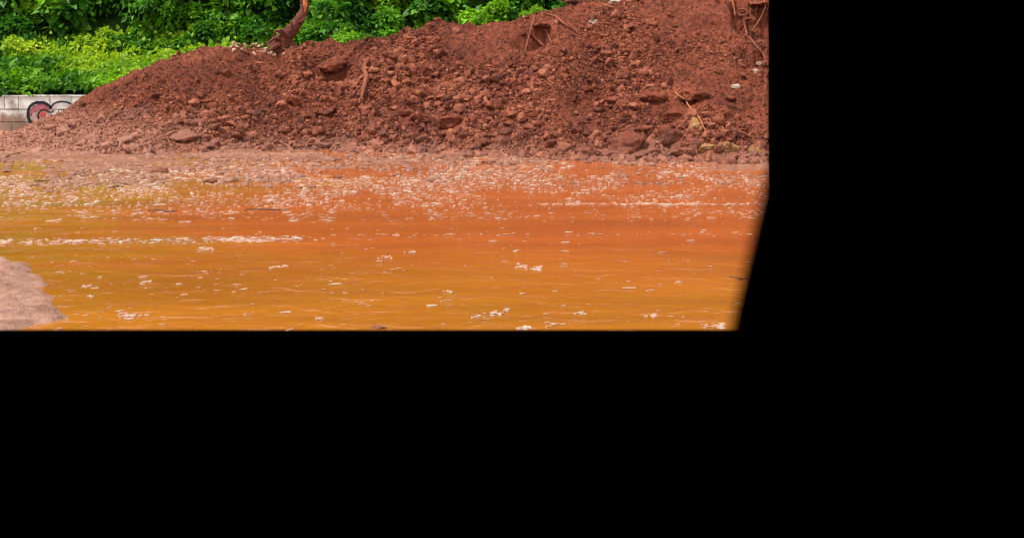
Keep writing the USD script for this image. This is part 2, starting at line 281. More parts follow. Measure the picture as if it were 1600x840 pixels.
for x, y, rx, ry, d in [(842, 58, 0.22, 0.26, 0.75), (815, 66, 0.16, 0.15, 0.30), (525, 124, 0.28, 0.12, 0.16), (1182, 25, 0.34, 0.40, 0.95), (1160, 44, 0.16, 0.2, 0.35), (1162, 78, 0.13, 0.10, 0.3), (1182, 90, 0.13, 0.1, 0.3), (1150, 20, 0.1, 0.12, 0.3), (930, 70, 0.2, 0.12, 0.08), (990, 168, 0.12, 0.2, 0.1), (1120, 36, 0.3, 0.1, 0.12)]:
    p = hit(x, y, False); HOLLOWS.append((p[0], p[1], rx, ry, d))
xs = np.r_[np.linspace(cr[0, 0], -9.9, 30), np.arange(-9.85, 5.3, 0.027), np.linspace(5.4, cr[-1, 0], 90)]
ys = np.r_[np.arange(15.2, 21.9, 0.027), np.arange(21.9, 24.2, 0.12)]
def heap_final(x, y):
    z = heap_z(x, y)
    inside = (y > WALL_Y - 0.03)      # behind the wall's face the heap only lies over its top where it is higher
    return np.where(inside & (z < WALL_TOP + 0.03) & (x < -7.6), np.minimum(z, -0.1), z)
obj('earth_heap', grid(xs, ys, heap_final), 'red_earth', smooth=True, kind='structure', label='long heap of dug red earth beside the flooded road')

# apron of wet mud along the foot, broken by shallow water
def apron_z(x, y):
    yt = np.interp(x, ft[:, 0], ft[:, 1]); out = np.interp(x, [-12, -6, -4, -2, 0.5, 4, 9], [4.6, 4.2, 3.4, 2.7, 2.1, 1.5, 1.2])
    t = np.clip((yt + 0.5 - y) / out, 0, 1.3)
    q = np.stack([x, y, 0 * x], -1)
    z = 0.016 - 0.034 * t + 0.085 * (fbm(q * np.array([0.55, 1.3, 1]), 4, 141) - 0.5) + 0.035 * (fbm(q * np.array([5, 9, 1]), 3, 142) - 0.5) + 0.018 * (fbm(q * np.array([16, 16, 1]), 2, 143) - 0.5)
    return np.where(t > 1.25, -0.05, np.minimum(z, 0.04))
obj('mud_apron', grid(np.arange(-11.5, 6.5, 0.03), np.arange(12.6, 18.9, 0.03), apron_z), 'wet_mud', smooth=True, kind='structure', label='apron of wet pinkish mud between the heap and the flood water')

# flat wet mud bank in the near left corner, lines pressed into it
BANK = [(-420, 392), (-160, 392), (0, 398), (14, 402), (26, 411), (44, 414), (56, 424), (64, 438), (74, 455), (86, 472), (104, 497), (86, 503), (60, 507), (25, 517), (0, 530), (-120, 560), (-420, 580)]
bp = Polygon([ground_pt(*p)[:2] for p in BANK])
gx, gy = np.arange(-6.9, -2.3, 0.022), np.arange(5.4, 9.3, 0.022)
import shapely
Xg, Yg = np.meshgrid(gx, gy)
ptsb = shapely.points(Xg + 0.20 * (fbm(np.stack([Xg * 6, Yg * 6, 0 * Xg], -1), 3, 3) - 0.5), Yg + 0.30 * (fbm(np.stack([Xg * 5, Yg * 5, 0 * Xg + 9], -1), 3, 4) - 0.5))
dist = np.where(shapely.contains(bp, ptsb), shapely.distance(bp.exterior, ptsb), -shapely.distance(bp.exterior, ptsb))
def bank_surface(x, y):
    qq = np.stack([x, y, 0 * x], -1)
    z = np.clip(dist * 0.4, -0.05, 0.024)
    z = z + np.clip(dist * 4, 0, 1) * (0.06 * (fbm(qq * np.array([1.5, 3.2, 1]), 4, 61) - 0.50) + 0.055 * np.abs(fbm(qq * np.array([3, 13, 1]), 4, 62) - 0.5) * 2 + 0.014 * (fbm(qq * np.array([14, 30, 1]), 3, 66) - 0.5)
        + 0.006 * np.sin(x * 52 + 3 * fbm(qq * 2, 2, 63)) * np.clip((7.4 - y) * 2, 0, 1) * np.clip((y - 6.2) * 2, 0, 1))
    return z - 0.004
obj('mud_bank', grid(gx, gy, bank_surface), 'bank_mud', smooth=True, kind='structure', label='flat pinkish wet mud bank rising out of the orange water')

# ------------------------------------------------------------------ concrete block wall with its painted emblem
wall = thing('block_wall', 'low whitewashed block wall with a spray painted ring emblem, half buried by the heap', 'wall', (0, 0, 0))
def wx(p): return (p - 800) * WALL_Y / F
def wz(p): return EYE - (p - HOR) * WALL_Y / F
obj('core', trimesh.creation.box(bounds=[[wx(-330), WALL_Y + 0.012, -0.05], [wx(420), WALL_Y + 0.17, wz(151.5)]]), 'joint_dark', wall)
rows = [(151, 170.2, [-330, -282, -231, -190, -146, -98, -51, -18, 7, 29.5, 78, 112, 160, 205, 250, 300, 350, 420]),
        (171.2, 190.2, [-330, -300, -255, -208, -160, -120, -75, -38, 5, 48, 92, 138, 180, 230, 275, 320, 370, 420]),
        (191.2, 209, [-330, -270, -222, -180, -130, -88, -45, -8, 19, 40, 80, 124, 170, 210, 260, 310, 360, 420]),
        (210, 228, [-330, -292, -240, -198, -150, -104, -60, -20, 28, 70, 110, 150, 200, 240, 290, 340, 420])]
for top, bot, xsb in rows:
    for a, b in zip(xsb[:-1], xsb[1:]):
        g, pr = 0.4, rng.uniform(0, 0.012)
        bx = trimesh.creation.box(bounds=[[wx(a + g), WALL_Y - pr, wz(bot)], [wx(b - g), WALL_Y + 0.16, wz(top) - rng.uniform(0, 0.004)]])
        c = bx.centroid; v = np.array(bx.vertices)
        v[:, 0] += rng.normal(0, 0.006, len(v)); v[:, 2] += rng.normal(0, 0.003, len(v)); bx.vertices = v
        obj('block', bx, 'whitewash', wall)
for a, b in zip(range(-330, 420, 75), range(-255, 496, 75)):
    obj('coping', trimesh.creation.box(bounds=[[wx(a) + 0.004, WALL_Y - 0.022, wz(150.8)], [wx(b) - 0.004, WALL_Y + 0.2, wz(149.0) + rng.uniform(0, 0.004)]]), 'whitewash', wall)
def paint(shape, name, m, off):
    for g in getattr(shape, 'geoms', [shape]):
        e = trimesh.creation.extrude_polygon(Polygon([(wx(x), wz(y)) for x, y in g.exterior.coords], [[(wx(x), wz(y)) for x, y in h.coords] for h in g.interiors]).buffer(0), 0.004, engine='earcut')
        v = np.array(e.vertices); e.vertices = np.stack([v[:, 0], WALL_Y - 0.015 - off - v[:, 2], v[:, 1]], 1); e.invert()
        obj(name, e, m, wall)
def curve(pts, n=40): return LineString(spline([(x, y, 0) for x, y in pts], n)[:, :2])
ringp = [(55, 196), (48, 190), (44.5, 180), (45.5, 171), (51, 163.5), (59, 160.2), (68, 160.3), (75, 163.6), (80, 168)]
paint(curve(ringp).buffer(2.1), 'graffiti_outline', 'paint_black', 0.008)
paint(curve([(80, 168), (84, 163), (90, 159.8), (98, 158.8), (106, 160), (111, 162)]).buffer(1.3), 'graffiti_outline', 'paint_black', 0.008)
th = np.radians(np.linspace(-62, -292, 40))
paint(LineString([(69 + 8.6 * np.cos(t), 181 + 9.2 * np.sin(t)) for t in th]).buffer(1.35), 'graffiti_inner_ring', 'paint_maroon', 0.004)
paint(curve([(72, 172), (77, 174.5), (80, 175.6), (84, 173)]).buffer(1.2), 'graffiti_stroke', 'paint_maroon', 0.008)
paint(curve([(86, 185.5), (89, 181), (92, 177.5)]).buffer(1.2), 'graffiti_stroke', 'paint_black', 0.008)
cres = Polygon([(47, 181), (48, 173), (53, 166), (61, 163), (69, 163), (76, 167), (78, 171), (74, 171), (68, 169.5), (62, 171), (58, 174), (52, 175), (50, 180)])
paint(cres.buffer(0.8).buffer(-0.3), 'graffiti_fill', 'paint_pink', 0.0)
paint(Polygon([(48.5, 181), (50.5, 177), (57, 175.5), (58, 183), (61, 188.5), (57, 190), (52, 189)]), 'graffiti_fill', 'paint_blush', 0.0)
paint(Point(69, 180.5).buffer(7), 'graffiti_disc', 'paint_blush', 0.0)
paint(Point(68, 178.8).buffer(4.6), 'graffiti_spot', 'paint_red', 0.0042)

# ------------------------------------------------------------------ clods and stones on the heap
MANUAL = [  # column, row, half width, half height (photo pixels), material, name, label, category
    (985, 227, 33, 21, 'red_earth', 'earth_boulder', 'biggest rounded lump of red earth at the foot of the heap, right of centre', 'earth lump'),
    (1003, 243, 20, 11, 'red_earth', 'earth_boulder', 'low tan brown lump at the water edge, just below the biggest lump', 'earth lump'),
    (1050, 213, 24, 19, 'red_earth', 'earth_boulder', 'tall brown lump left of the ochre stone under the orange root', 'earth lump'),
    (1085, 196, 12, 13, 'ochre_earth', 'ochre_stone', 'small yellow ochre stone touching the lower end of the orange root', 'stone'),
    (1103, 232, 18, 10, 'ochre_earth', 'ochre_stone', 'flat topped ochre stone overhanging a dark gap near the water edge', 'stone'),
    (1141, 230, 22, 13, 'ochre_earth', 'ochre_stone', 'largest pale yellow stone near the right end of the waterline', 'stone'),
    (1178, 236, 14, 9, 'ochre_earth', 'ochre_stone', 'rightmost yellowish stone at the foot of the heap', 'stone'),
    (1205, 243, 13, 9, 'ochre_earth', 'ochre_stone', 'yellowish stone half hidden by the dark vehicle edge', 'stone'),
    (916, 238, 18, 13, 'red_earth', 'earth_boulder', 'rounded red lump standing alone at the water edge left of the biggest lump', 'earth lump'),
    (1052, 182, 21, 10, 'red_earth', 'earth_boulder', 'smooth reddish slab left of the middle of the orange root', 'earth lump'),
    (1020, 151, 25, 13, 'red_earth', 'earth_boulder', 'broad brown lump left of the top end of the orange root', 'earth lump'),
    (1092, 150, 26, 14, 'red_earth', 'earth_boulder', 'broad red lump right of the top end of the orange root', 'earth lump'),
    (1150, 135, 8, 6, 'white_stone', 'white_stone', 'whitish pebble high on the right part of the heap above the ochre stones', 'stone'),
    (935, 172, 12, 7, 'red_clod', 'pink_stone', 'smooth pinkish rounded stone midway down the right half of the heap', 'stone'),
    (928, 34, 8, 5, 'white_stone', 'white_stone', 'brightest white stone near the top of the heap, below the dark log', 'stone'),
    (633, 176, 22, 12, 'red_earth', 'earth_boulder', 'rounded red lump in the middle of the heap face', 'earth lump'),
    (580, 95, 7, 3.5, 'white_stone', 'white_stone', 'small white stone at the top of the thick upright root', 'stone'),
    (456, 158, 15, 12, 'red_earth', 'earth_boulder', 'pinkish brown lump on the left middle of the heap below the leaning trunk', 'earth lump'),
    (290, 215, 23, 11, 'red_earth', 'earth_boulder', 'dark brown lump at the left foot of the heap', 'earth lump'),
    (708, 190, 23, 14, 'red_earth', 'earth_boulder', 'dull red lump low in the centre of the heap', 'earth lump'),
    (757, 199, 6, 6, 'ochre_earth', 'ochre_stone', 'pale ochre pebble low in the centre of the heap', 'stone'),
    (525, 106, 32, 15, 'red_earth', 'earth_boulder', 'wide red clump with a shadowed underside left of the thick upright root', 'earth lump'),
    (181, 166, 6, 4.5, 'ochre_earth', 'ochre_stone', 'single tan stone on the smooth left slope of the heap', 'stone'),
    (961, 4, 11, 4, 'white_stone', 'white_stone', 'flat whitish stone on the crest right of the dark log', 'stone'),
    (1188, 100, 7, 4, 'pale_stone', 'pale_stone', 'pale stone under the hanging roots at the right edge', 'stone'),
    (1182, 112, 6, 5, 'pale_stone', 'pale_stone', 'lower of the two pale stones under the hanging roots', 'stone'),
    (246, 267, 15, 6, 'red_earth', 'wet_clod', 'dark wet clod lying alone in the shallow water left of centre', 'earth lump'),
    (328, 283, 11, 5, 'red_earth', 'wet_clod', 'smaller wet clod among white flecks right of the lone dark clod', 'earth lump'),
    (527, 276, 9, 4, 'red_earth', 'wet_clod', 'small dark clod in the flecked water below the centre of the heap', 'earth lump'),
    (765, 254, 17, 4.5, 'red_earth', 'wet_clod', 'low flat red clod just out in the water right of centre', 'earth lump'),
    (590, 511, 13, 4, 'red_earth', 'wet_clod', 'flat dark clod in the nearest water at the bottom edge', 'earth lump'),
    (1160, 247, 20, 8, 'red_earth', 'earth_boulder', 'red lump at the waterline under the largest yellow stone', 'earth lump'),
    (1072, 240, 22, 11, 'red_earth', 'earth_boulder', 'red lump at the waterline left of the flat topped ochre stone', 'earth lump'),
]
taken = []
for i, (x, y, hw, hh, m, name, label, cat) in enumerate(MANUAL):
    p = hit(x, y + hh * 0.55, False) if y < 300 else ground_pt(x, y + 2)
    r = hw * p[1] / F; h = hh * p[1] / F
    c = clod(100 + i, 3, 0.2, 18)
    z0 = p[2] if y > 251 else heap_z(np.array([p[0]]), np.array([p[1]]), False)[0]
    if y > 251: h *= 1.1
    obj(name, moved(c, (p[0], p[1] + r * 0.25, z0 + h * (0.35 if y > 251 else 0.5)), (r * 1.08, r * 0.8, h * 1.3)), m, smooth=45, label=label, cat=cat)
    taken.append((p[0], p[1], r))

for k, (x, y, hw, hh, out, lab) in enumerate([(845, 41, 15, 5, 0.16, 'lip of red earth overhanging the dark hollow under the straight root'), (1183, 9, 16, 6, 0.2, 'lip of red earth overhanging the dark root tangle at the upper right')]):
    p = hit(x, y, False); r = hw * p[1] / F
    obj('earth_lip', moved(clod(480 + k, 3, 0.25, 18), p + [0, -out * 0.3, 0.02], (r, out + 0.12, hh * p[1] / F)), 'red_earth', smooth=45, label=lab, cat='earth lump')  # lips added so that the hollows fall into shade
# random clods: the largest stand as things of their own, the mass of smaller ones is stuff
N = 190000
X = rng.uniform(-10.6, 5.6, N); Yt = np.interp(X, ft[:, 0], ft[:, 1]); Yr = np.interp(X, cr[:, 0], cr[:, 1])
V = rng.uniform(-0.10, 1.12, N); Y = Yt + V * (Yr - Yt)
patch = fbm(np.stack([X * 0.55, Y * 0.8, 0 * X], -1), 3, 71)
coarse = np.clip(1.3 - 1.05 * V + (patch - 0.5) * 2.2, 0.24, 1.8)
coarse *= np.interp(X + 1.6 * V, [-10.6, -7.5, -5.5, -4.2], [0.36, 0.42, 0.6, 1.0])
size = 0.0145 * (1 + rng.pareto(2.9, N)) * coarse ** 0.75
size = np.clip(size, 0.0105, 0.115) 
keep = rng.uniform(0, 1, N) < np.clip(0.5 + 0.6 * coarse, 0, 1)
keep &= (Y < WALL_Y - 0.12) | (X > -8.0)
keep &= (X > -7.9) | (Y < WALL_Y - 0.3) | (size < 0.03)
for tx, ty, tr in taken: keep &= ((X - tx) ** 2 + (Y - ty) ** 2 > (tr * 0.75) ** 2)
X, Y, V, size = X[keep], Y[keep], V[keep], size[keep]
Z = heap_final(X, Y)
ok = (Z > -0.03); X, Y, V, size, Z = X[ok], Y[ok], V[ok], size[ok], Z[ok]
order = np.argsort(-size); X, Y, V, size, Z = X[order], Y[order], V[order], size[order], Z[order]
vis = (X * F / Y + 800 > -10) & (X * F / Y + 800 < 1215) & (V < 1.0) & (Z < EYE + HOR * Y / F)
big = np.flatnonzero(vis)[:290]
ZONES = [(lambda x, v: v < 0.14, 'wet brown clod lying along the foot of the heap at the waterline', 'clods along the foot of the heap'),
         (lambda x, v: x < -4.2, 'reddish clod on the low left end of the heap, left of the trunk', 'clods on the left end of the heap'),
         (lambda x, v: x < 0.2, 'reddish brown clod on the middle slope of the heap', 'clods on the middle of the heap'),
         (lambda x, v: True, 'reddish brown clod on the high right slope of the heap', 'clods on the right of the heap')]
for n, i in enumerate(big):
    s = size[i]; c = clod(1000 + n, 2, 0.18, 14)
    lab = next((l, g) for t, l, g in ZONES if t(X[i], V[i]))
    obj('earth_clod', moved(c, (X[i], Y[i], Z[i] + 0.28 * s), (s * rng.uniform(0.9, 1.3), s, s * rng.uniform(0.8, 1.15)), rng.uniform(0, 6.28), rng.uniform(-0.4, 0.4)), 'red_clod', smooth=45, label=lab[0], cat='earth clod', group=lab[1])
rest = np.setdiff1d(np.arange(len(X)), big)
protos = [clod(2000 + k, 1, 0.16, 11) for k in range(10)]
n = len(rest)
sc = size[rest][:, None] * rng.uniform(0.75, 1.25, (n, 3)); sc[:, 2] *= 1.05
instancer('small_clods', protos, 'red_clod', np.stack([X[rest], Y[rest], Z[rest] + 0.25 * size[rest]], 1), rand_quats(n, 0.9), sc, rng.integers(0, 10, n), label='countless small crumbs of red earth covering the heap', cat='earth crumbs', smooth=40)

# pale crumbled stone round the trunk's foot and along the crest
k = 0
for x, y in [(360 + 95 * a, 84 - 17 * b) for a, b in np.random.default_rng(5).uniform(size=(34, 2))] + [(352, 74), (363, 71), (372, 69), (378, 74), (386, 71), (393, 69), (398, 75), (404, 71), (411, 69), (416, 76), (421, 72), (428, 70), (433, 76), (437, 72), (444, 74), (449, 75), (408, 79), (420, 81), (396, 82), (384, 79), (455, 73), (640, 42), (652, 41), (668, 40), (818, 25), (822, 24), (534, 87), (938, 8), (948, 6), (975, 4), (990, 8), (846, 168), (1010, 28), (905, 60), (842, 86), (865, 92)]:
    k += 1
    p = hit(x, y + 2); r = rng.uniform(0.02, 0.036) * (1.35 if x < 460 else 0.7)
    first = x < 460
    obj('pale_fragment', moved(clod(300 + k, 1, 0.2, 10), p + [0, 0, r * 0.15], (r * 1.2, r, r * 1.1), rng.uniform(0, 6)), 'pale_stone', smooth=40,
        label='pale crumbled stone fragment heaped round the foot of the leaning trunk' if first else 'small pale stone chip scattered on the red heap', cat='stone', group='pale fragments round the trunk foot' if first else 'pale chips on the heap')

# ------------------------------------------------------------------ roots, sticks, trunk, log
def on_heap(pts, lift=0.02, n=24):
    P = np.array([hit(x, y) for x, y in pts]); P[:, 2] += lift; P[:, 1] -= lift
    return spline(P, n)
def root(name, pts, w, m, label, lift=0.02, cat='root', wob=0.25, group=None):
    P = on_heap(pts, lift); obj(name, tube(P, np.array(w) * P[:, 1].mean() / F / 2, 8, wob, len(label)), m, smooth=60, label=label, cat=cat, group=group)
root('thick_root', [(577, 96), (570, 108), (573, 126), (569, 142), (565, 160)], [6, 8.5, 8.5, 6.5, 3], 'root_bark', 'thick reddish root standing upright in the left centre of the heap face', 0.05)
root('straight_root', [(835, 30), (830, 50), (824, 72), (820, 88)], [3, 3.6, 3.4, 2.4], 'root_bark', 'straight thin root crossing the dark hollow near the crest', 0.06)
root('slanting_root', [(853, 26), (868, 30), (880, 40), (895, 48), (903, 56)], [2.6, 4, 3, 1.6], 'root_bark', 'slanting root running down right from the crest beside the dark hollow', 0.04)
root('side_root', [(829, 56), (840, 66), (850, 74)], [4, 3, 2], 'root_bark', 'short side root branching from the straight root over the hollow', 0.03)
root('side_root', [(852, 48), (858, 62), (863, 70)], [3, 3, 2], 'root_bark', 'short thin root at the right rim of the dark hollow', 0.03)
root('orange_root', [(1062, 143), (1055, 149), (1060, 155), (1071, 161), (1074, 168), (1082, 178), (1092, 190), (1098, 202), (1104, 214)], [1.6, 3, 2.4, 2.6, 3, 2.4, 2.2, 1.6, 1], 'pale_root', 'crooked bright orange root lying down the right part of the heap', 0.05, wob=0.15)
root('arched_root', [(1126, 216), (1133, 212), (1145, 210), (1158, 213), (1172, 220)], [2, 4, 4, 4, 2], 'root_bark', 'arched brown root over the largest yellow stone', 0.06)
root('hanging_root', [(1142, -6), (1144, 6), (1146, 16), (1148, 28)], [2.6, 2.8, 2.6, 2], 'pale_root', 'tan root hanging down from the crest left of the root tangle', 0.05)
root('hanging_root', [(1178, -6), (1188, 6), (1194, 16), (1189, 32), (1180, 48), (1172, 58)], [2, 2, 2, 2, 2, 1.4], 'pale_root', 'long bent pale root hooking back at the far right of the tangle', 0.10, wob=0.1)
root('tangled_root', [(1150, 26), (1156, 20), (1164, 20), (1167, 26), (1160, 30), (1153, 28)], [3, 3, 3, 3], 'root_bark', 'small looped root in the middle of the right tangle', 0.06)
root('tangled_root', [(1161, 36), (1163, 48), (1162, 62)], [4, 4, 3], 'root_bark', 'short upright root below the looped root', 0.06)
root('tangled_root', [(1154, 46), (1160, 38), (1170, 34), (1178, 38)], [3, 3, 3, 2], 'root_bark', 'arching root just right of the looped root', 0.06)
root('tangled_root', [(1168, 62), (1174, 70), (1184, 82), (1193, 93), (1199, 108)], [3, 3, 3, 4, 4], 'root_bark', 'root slanting down right to the vehicle edge below the tangle', 0.06)
for k in range(14):
    x0_, y0_ = rng.uniform(1146, 1200), rng.uniform(-4, 84); dx_, dy_ = rng.uniform(-14, 14), rng.uniform(8, 30)
    root('fine_root', [(x0_, y0_), (x0_ + dx_ * 0.2 + rng.uniform(-4, 4), y0_ + dy_ * 0.35), (x0_ + dx_ * 0.7 + rng.uniform(-3, 3), y0_ + dy_ * 0.7), (x0_ + dx_, y0_ + dy_)], [1.6, 2.2, 1.8, 1], ('dark_twig', 'root_bark')[k % 2], 'fine root in the dark tangle at the upper right of the heap', 0.05, group='fine roots of the right tangle')
root('tangled_root', [(1172, 4), (1182, 12), (1180, 22), (1170, 18)], [3, 4, 4, 3], 'root_bark', 'reddish curled root inside the dark right hollow', 0.05)
root('foot_stick', [(622, 233), (640, 236), (660, 238), (690, 236)], [2, 5, 5, 3], 'root_bark', 'brown stick along the waterline below the centre of the heap', 0.02, 'stick')
root('foot_stick', [(676, 238), (700, 237), (722, 233)], [3, 6, 4], 'root_bark', 'thick stick at the waterline right of the first foot stick', 0.03, 'stick')
root('foot_stick', [(776, 241), (800, 240), (832, 239)], [3, 6, 4], 'root_bark', 'straight stick at the waterline right of centre', 0.02, 'stick')
root('mud_stick', [(10, 248), (24, 243), (40, 240), (58, 240), (76, 241)], [2, 4, 4, 3, 2], 'dark_twig', 'curved dark stick lying on the wet mud at the far left', 0.02, 'stick')
root('mud_stick', [(150, 234), (165, 228), (180, 230)], [2, 2, 2], 'dark_twig', 'short thin stick on the pinkish mud left of the heap', 0.02, 'stick')
def floating(pts, w, label, m='dark_twig', z=0.012, name='floating_stick'):
    P = spline([ground_pt(x, y) + [0, 0, z] for x, y in pts], 16); w = np.array(w) * 0.65
    obj(name, tube(P, np.array(w) * P[:, 1].mean() / F / 2, 7, 0.2, len(label)), m, smooth=60, label=label, cat='stick')
floating([(380, 329), (405, 328.5), (430, 329), (452, 328)], [2, 3, 3, 1.5], 'long thin stick floating on the orange water left of centre')
floating([(232, 331), (248, 330), (262, 332), (277, 331)], [2, 3, 3, 2], 'short stick in the water left of the long floating stick')
floating([(1139, 435), (1150, 436), (1158, 438), (1168, 437)], [2, 3, 4, 2], 'dark twig on the near water beside the dark vehicle edge', name='twig')
floating([(170, 295), (180, 293), (190, 291)], [2, 3, 2], 'small dark stick among the flecks at left', name='twig')
floating([(52, 284), (64, 283.5), (76, 284)], [2, 3, 2], 'small dark stick at the rim of the mud on the far left', name='twig')

t = thing('broken_trunk', 'leaning broken red brown tree trunk on the crest with torn roots', 'tree trunk')
TY = 20.5
def tp(pts): return np.array([px(x, y, TY + d) for x, y, d in pts])
P = spline(tp([(433, 78, 0), (440, 68, 0), (449, 54, 0), (459, 43, -0.02), (467, 31, 0), (474, 19, 0.03), (476.5, 8, 0.05), (473, -4, 0.05), (470, -22, 0.0)]), 40)
obj('trunk', tube(P, np.array([19, 15, 11.5, 9.5, 8, 7, 6.2, 5.6, 5.2]) * TY / F, 14, 0.22, 5), 'trunk_bark', t, smooth=60)
P = spline(tp([(480, 20, -0.02), (480.5, 8, -0.03), (477, -4, -0.03)]), 10)
obj('torn_wood', tube(P - [0.03, 0.05, 0], np.array([1, 3.6, 3.2]) * TY / F, 8, 0.2, 4), 'raw_wood', t, smooth=60, label='raw orange wood where the bark is stripped')
for pts, w in [([(446, 62, -0.1), (440, 52, -0.14), (433, 48, -0.16), (427, 58, -0.18)], [4, 3, 2.4, 1.2]), ([(441, 66, -0.1), (431, 60, -0.2), (421, 66, -0.25), (416, 72, -0.3)], [4, 3, 2.2, 1]), ([(452, 58, -0.12), (442, 49, -0.2), (438, 46, -0.22)], [3, 2.4, 1]),
               ([(460, 46, -0.1), (455, 36, -0.16), (453, 31, -0.16)], [3, 2, 0.8]), ([(448, 66, 0.0), (460, 70, 0.05), (468, 74, 0.1)], [5, 3.5, 1.6]), ([(464, 36, 0.0), (470, 34, -0.1), (478, 26, -0.1)], [3, 2.2, 1]), ([(436, 70, -0.15), (428, 74, -0.3), (420, 80, -0.4)], [5, 4, 2])]:
    P = spline(tp(pts), 12); obj('torn_root', tube(P, np.array(w) * TY / F, 7, 0.3, 3), 'trunk_bark', t, smooth=60)
t = thing('fallen_log', 'dark brown log lying on the crest of the heap at the top edge', 'log')
P = spline(np.array([px(868, -18, 21.0), px(884, -4, 20.9), (px(905, 3, 20.8)), px(928, 4, 20.6), px(941, 8, 20.5)]), 24)
obj('log_body', tube(P, np.array([9, 8, 7.5, 7, 4]) * 20.7 / F, 12, 0.25, 8), 'trunk_bark', t, smooth=60)
P = spline(np.array([px(902, 2, 20.65), px(888, 2, 20.6), px(878, 6, 20.6)]), 10); obj('broken_branch', tube(P, np.array([4, 3, 1.2]) * 20.7 / F, 8, 0.25, 2), 'trunk_bark', t, smooth=60)
# bare thin stem among the ground cover
P = spline(np.array([px(196, 112, 23.2), px(192, 98, 23.3), px(190, 84, 23.4)]), 8); obj('bare_stem', tube(P, [0.012, 0.008], 6), 'stem', label='thin bare upright stem in the low yellow green cover beside the heap', cat='stem')

# ------------------------------------------------------------------ vegetation
def leaf(L, W, fold, r):
    """A pointed, folded leaf of 8 triangles, stem end at the origin, along +x."""
    a = r.uniform(-0.1, 0.1)
    v = np.array([[0, 0, 0], [0.28 * L, 0.5 * W, fold], [0.62 * L, 0.42 * W, fold * 0.8 - 0.04 * L], [L, a * W, -0.16 * L], [0.62 * L, -0.42 * W, fold * 0.8 - 0.04 * L], [0.28 * L, -0.5 * W, fold], [0.3 * L, 0, 0], [0.64 * L, 0, -0.05 * L]])
    return v, np.array([[0, 6, 1], [1, 6, 7], [1, 7, 2], [2, 7, 3], [0, 5, 6], [5, 4, 7], [5, 7, 6], [4, 3, 7]])
def leaves(points, outward, L, Lvar, ratio, r, droop=0.5, jitter=0.7):
    n = len(points); vs, fs = [], []
    for i in range(n):
        l = L * (1 + r.normal() * Lvar); l = max(l, L * 0.4)
        v, f = leaf(l, l * ratio * r.uniform(0.8, 1.2), l * r.uniform(0.04, 0.16), r)
        d = outward[i] * r.uniform(0.3, 0.9) + r.normal(size=3) * jitter * 0.7; d[2] -= droop * r.uniform(0, 1)
        d /= np.linalg.norm(d) + 1e-9
        up = outward[i] * 0.6 + np.array([0, 0, 1.0]) + r.normal(size=3) * 0.35
        s = np.cross(up, d); s /= np.linalg.norm(s) + 1e-9; u = np.cross(d, s)
        vs.append(points[i] + v @ np.stack([d, s, u])); fs.append(f + 8 * i)
    return np.vstack(vs), np.vstack(fs)
def shrub_mesh(seed, n, rad, L, ratio, lumps=9, Lvar=0.28):
    r = np.random.default_rng(seed)
    c = r.normal(size=(lumps, 3)) * np.array(rad) * 0.42; c[:, 2] = np.abs(c[:, 2]) * 1.0 + rad[2] * 0.35
    rr = r.uniform(0.30, 0.55, lumps) * min(rad[0], rad[1])
    k = r.integers(0, lumps, n); d = r.normal(size=(n, 3)); d /= np.linalg.norm(d, axis=1, keepdims=True)
    d[:, 2] = np.where(r.uniform(size=n) < 0.6, np.abs(d[:, 2]), d[:, 2])
    p = c[k] + d * rr[k, None] * (r.uniform(0.45, 1.08, n) ** 0.6)[:, None]
    p[:, 2] = np.maximum(p[:, 2], -0.15)
    return leaves(p, d, L, Lvar, ratio, r)
def stem_mesh(seed, rad):
    r = np.random.default_rng(seed); ms = []
    for k in range(5):
        a = r.uniform(0, 6.28); e = np.array([math.cos(a) * rad[0] * 0.55, math.sin(a) * rad[1] * 0.5, rad[2] * r.uniform(0.6, 1.1)])
        ms.append(tube(spline([(0, 0, -0.3), e * [0.3, 0.3, 0.5], e], 7), [0.03, 0.02, 0.008], 5))
    return trimesh.util.concatenate(ms)
KIND = [('leaf_green', 0.16, 0.72, 2100, (1.0, 0.8, 0.95)), ('leaf_green', 0.13, 0.62, 2500, (0.95, 0.8, 0.85)), ('leaf_deep', 0.13, 0.6, 2500, (1.0, 0.8, 1.0)), ('leaf_green', 0.18, 0.78, 1700, (1.05, 0.8, 0.9)), ('leaf_lime', 0.13, 0.62, 2000, (0.9, 0.75, 0.75)), ('leaf_deep', 0.10, 0.42, 3000, (0.95, 0.75, 0.75))]
PRO = []
for i, (m, L, ra, n, rad) in enumerate(KIND):
    path = f'/World/Looks/shrub_class_{i:03d}'
    cls = stage.CreateClassPrim(path)
    usdkit.mesh(stage, path + '/foliage', shrub_mesh(500 + i, n, rad, L, ra), '/World/Looks/' + m)
    usdkit.mesh(stage, path + '/stem', stem_mesh(600 + i, rad), '/World/Looks/stem')
def shrub(kind, x, y, z, s, rz, label, group=None):
    t = UsdGeom.Xform.Define(stage, '/World/' + numbered('/World', 'leafy_shrub'))
    t.AddTranslateOp().Set(Gf.Vec3d(x, y, z)); t.AddRotateZOp().Set(rz); t.AddScaleOp().Set(Gf.Vec3f(*s))
    t.GetPrim().GetReferences().AddInternalReference(f'/World/Looks/shrub_class_{kind:03d}'); t.GetPrim().SetInstanceable(True)
    tag(t.GetPrim(), label, 'shrub', group)
LOOK = ['broad leaved mid green', 'small leaved fresh green', 'dark glossy green', 'large leaved bright green', 'yellow green', 'dark feathery']
ORD = ['first', 'second', 'third', 'fourth', 'fifth', 'sixth', 'seventh', 'eighth', 'ninth', 'tenth', 'eleventh', 'twelfth', 'thirteenth', 'fourteenth', 'fifteenth', 'sixteenth', 'seventeenth', 'eighteenth', 'nineteenth', 'twentieth', 'twenty-first']
lower = [0, 2, 1, 4, 3, 1, 0, 2, 0, 4, 1, 3, 2, 0]
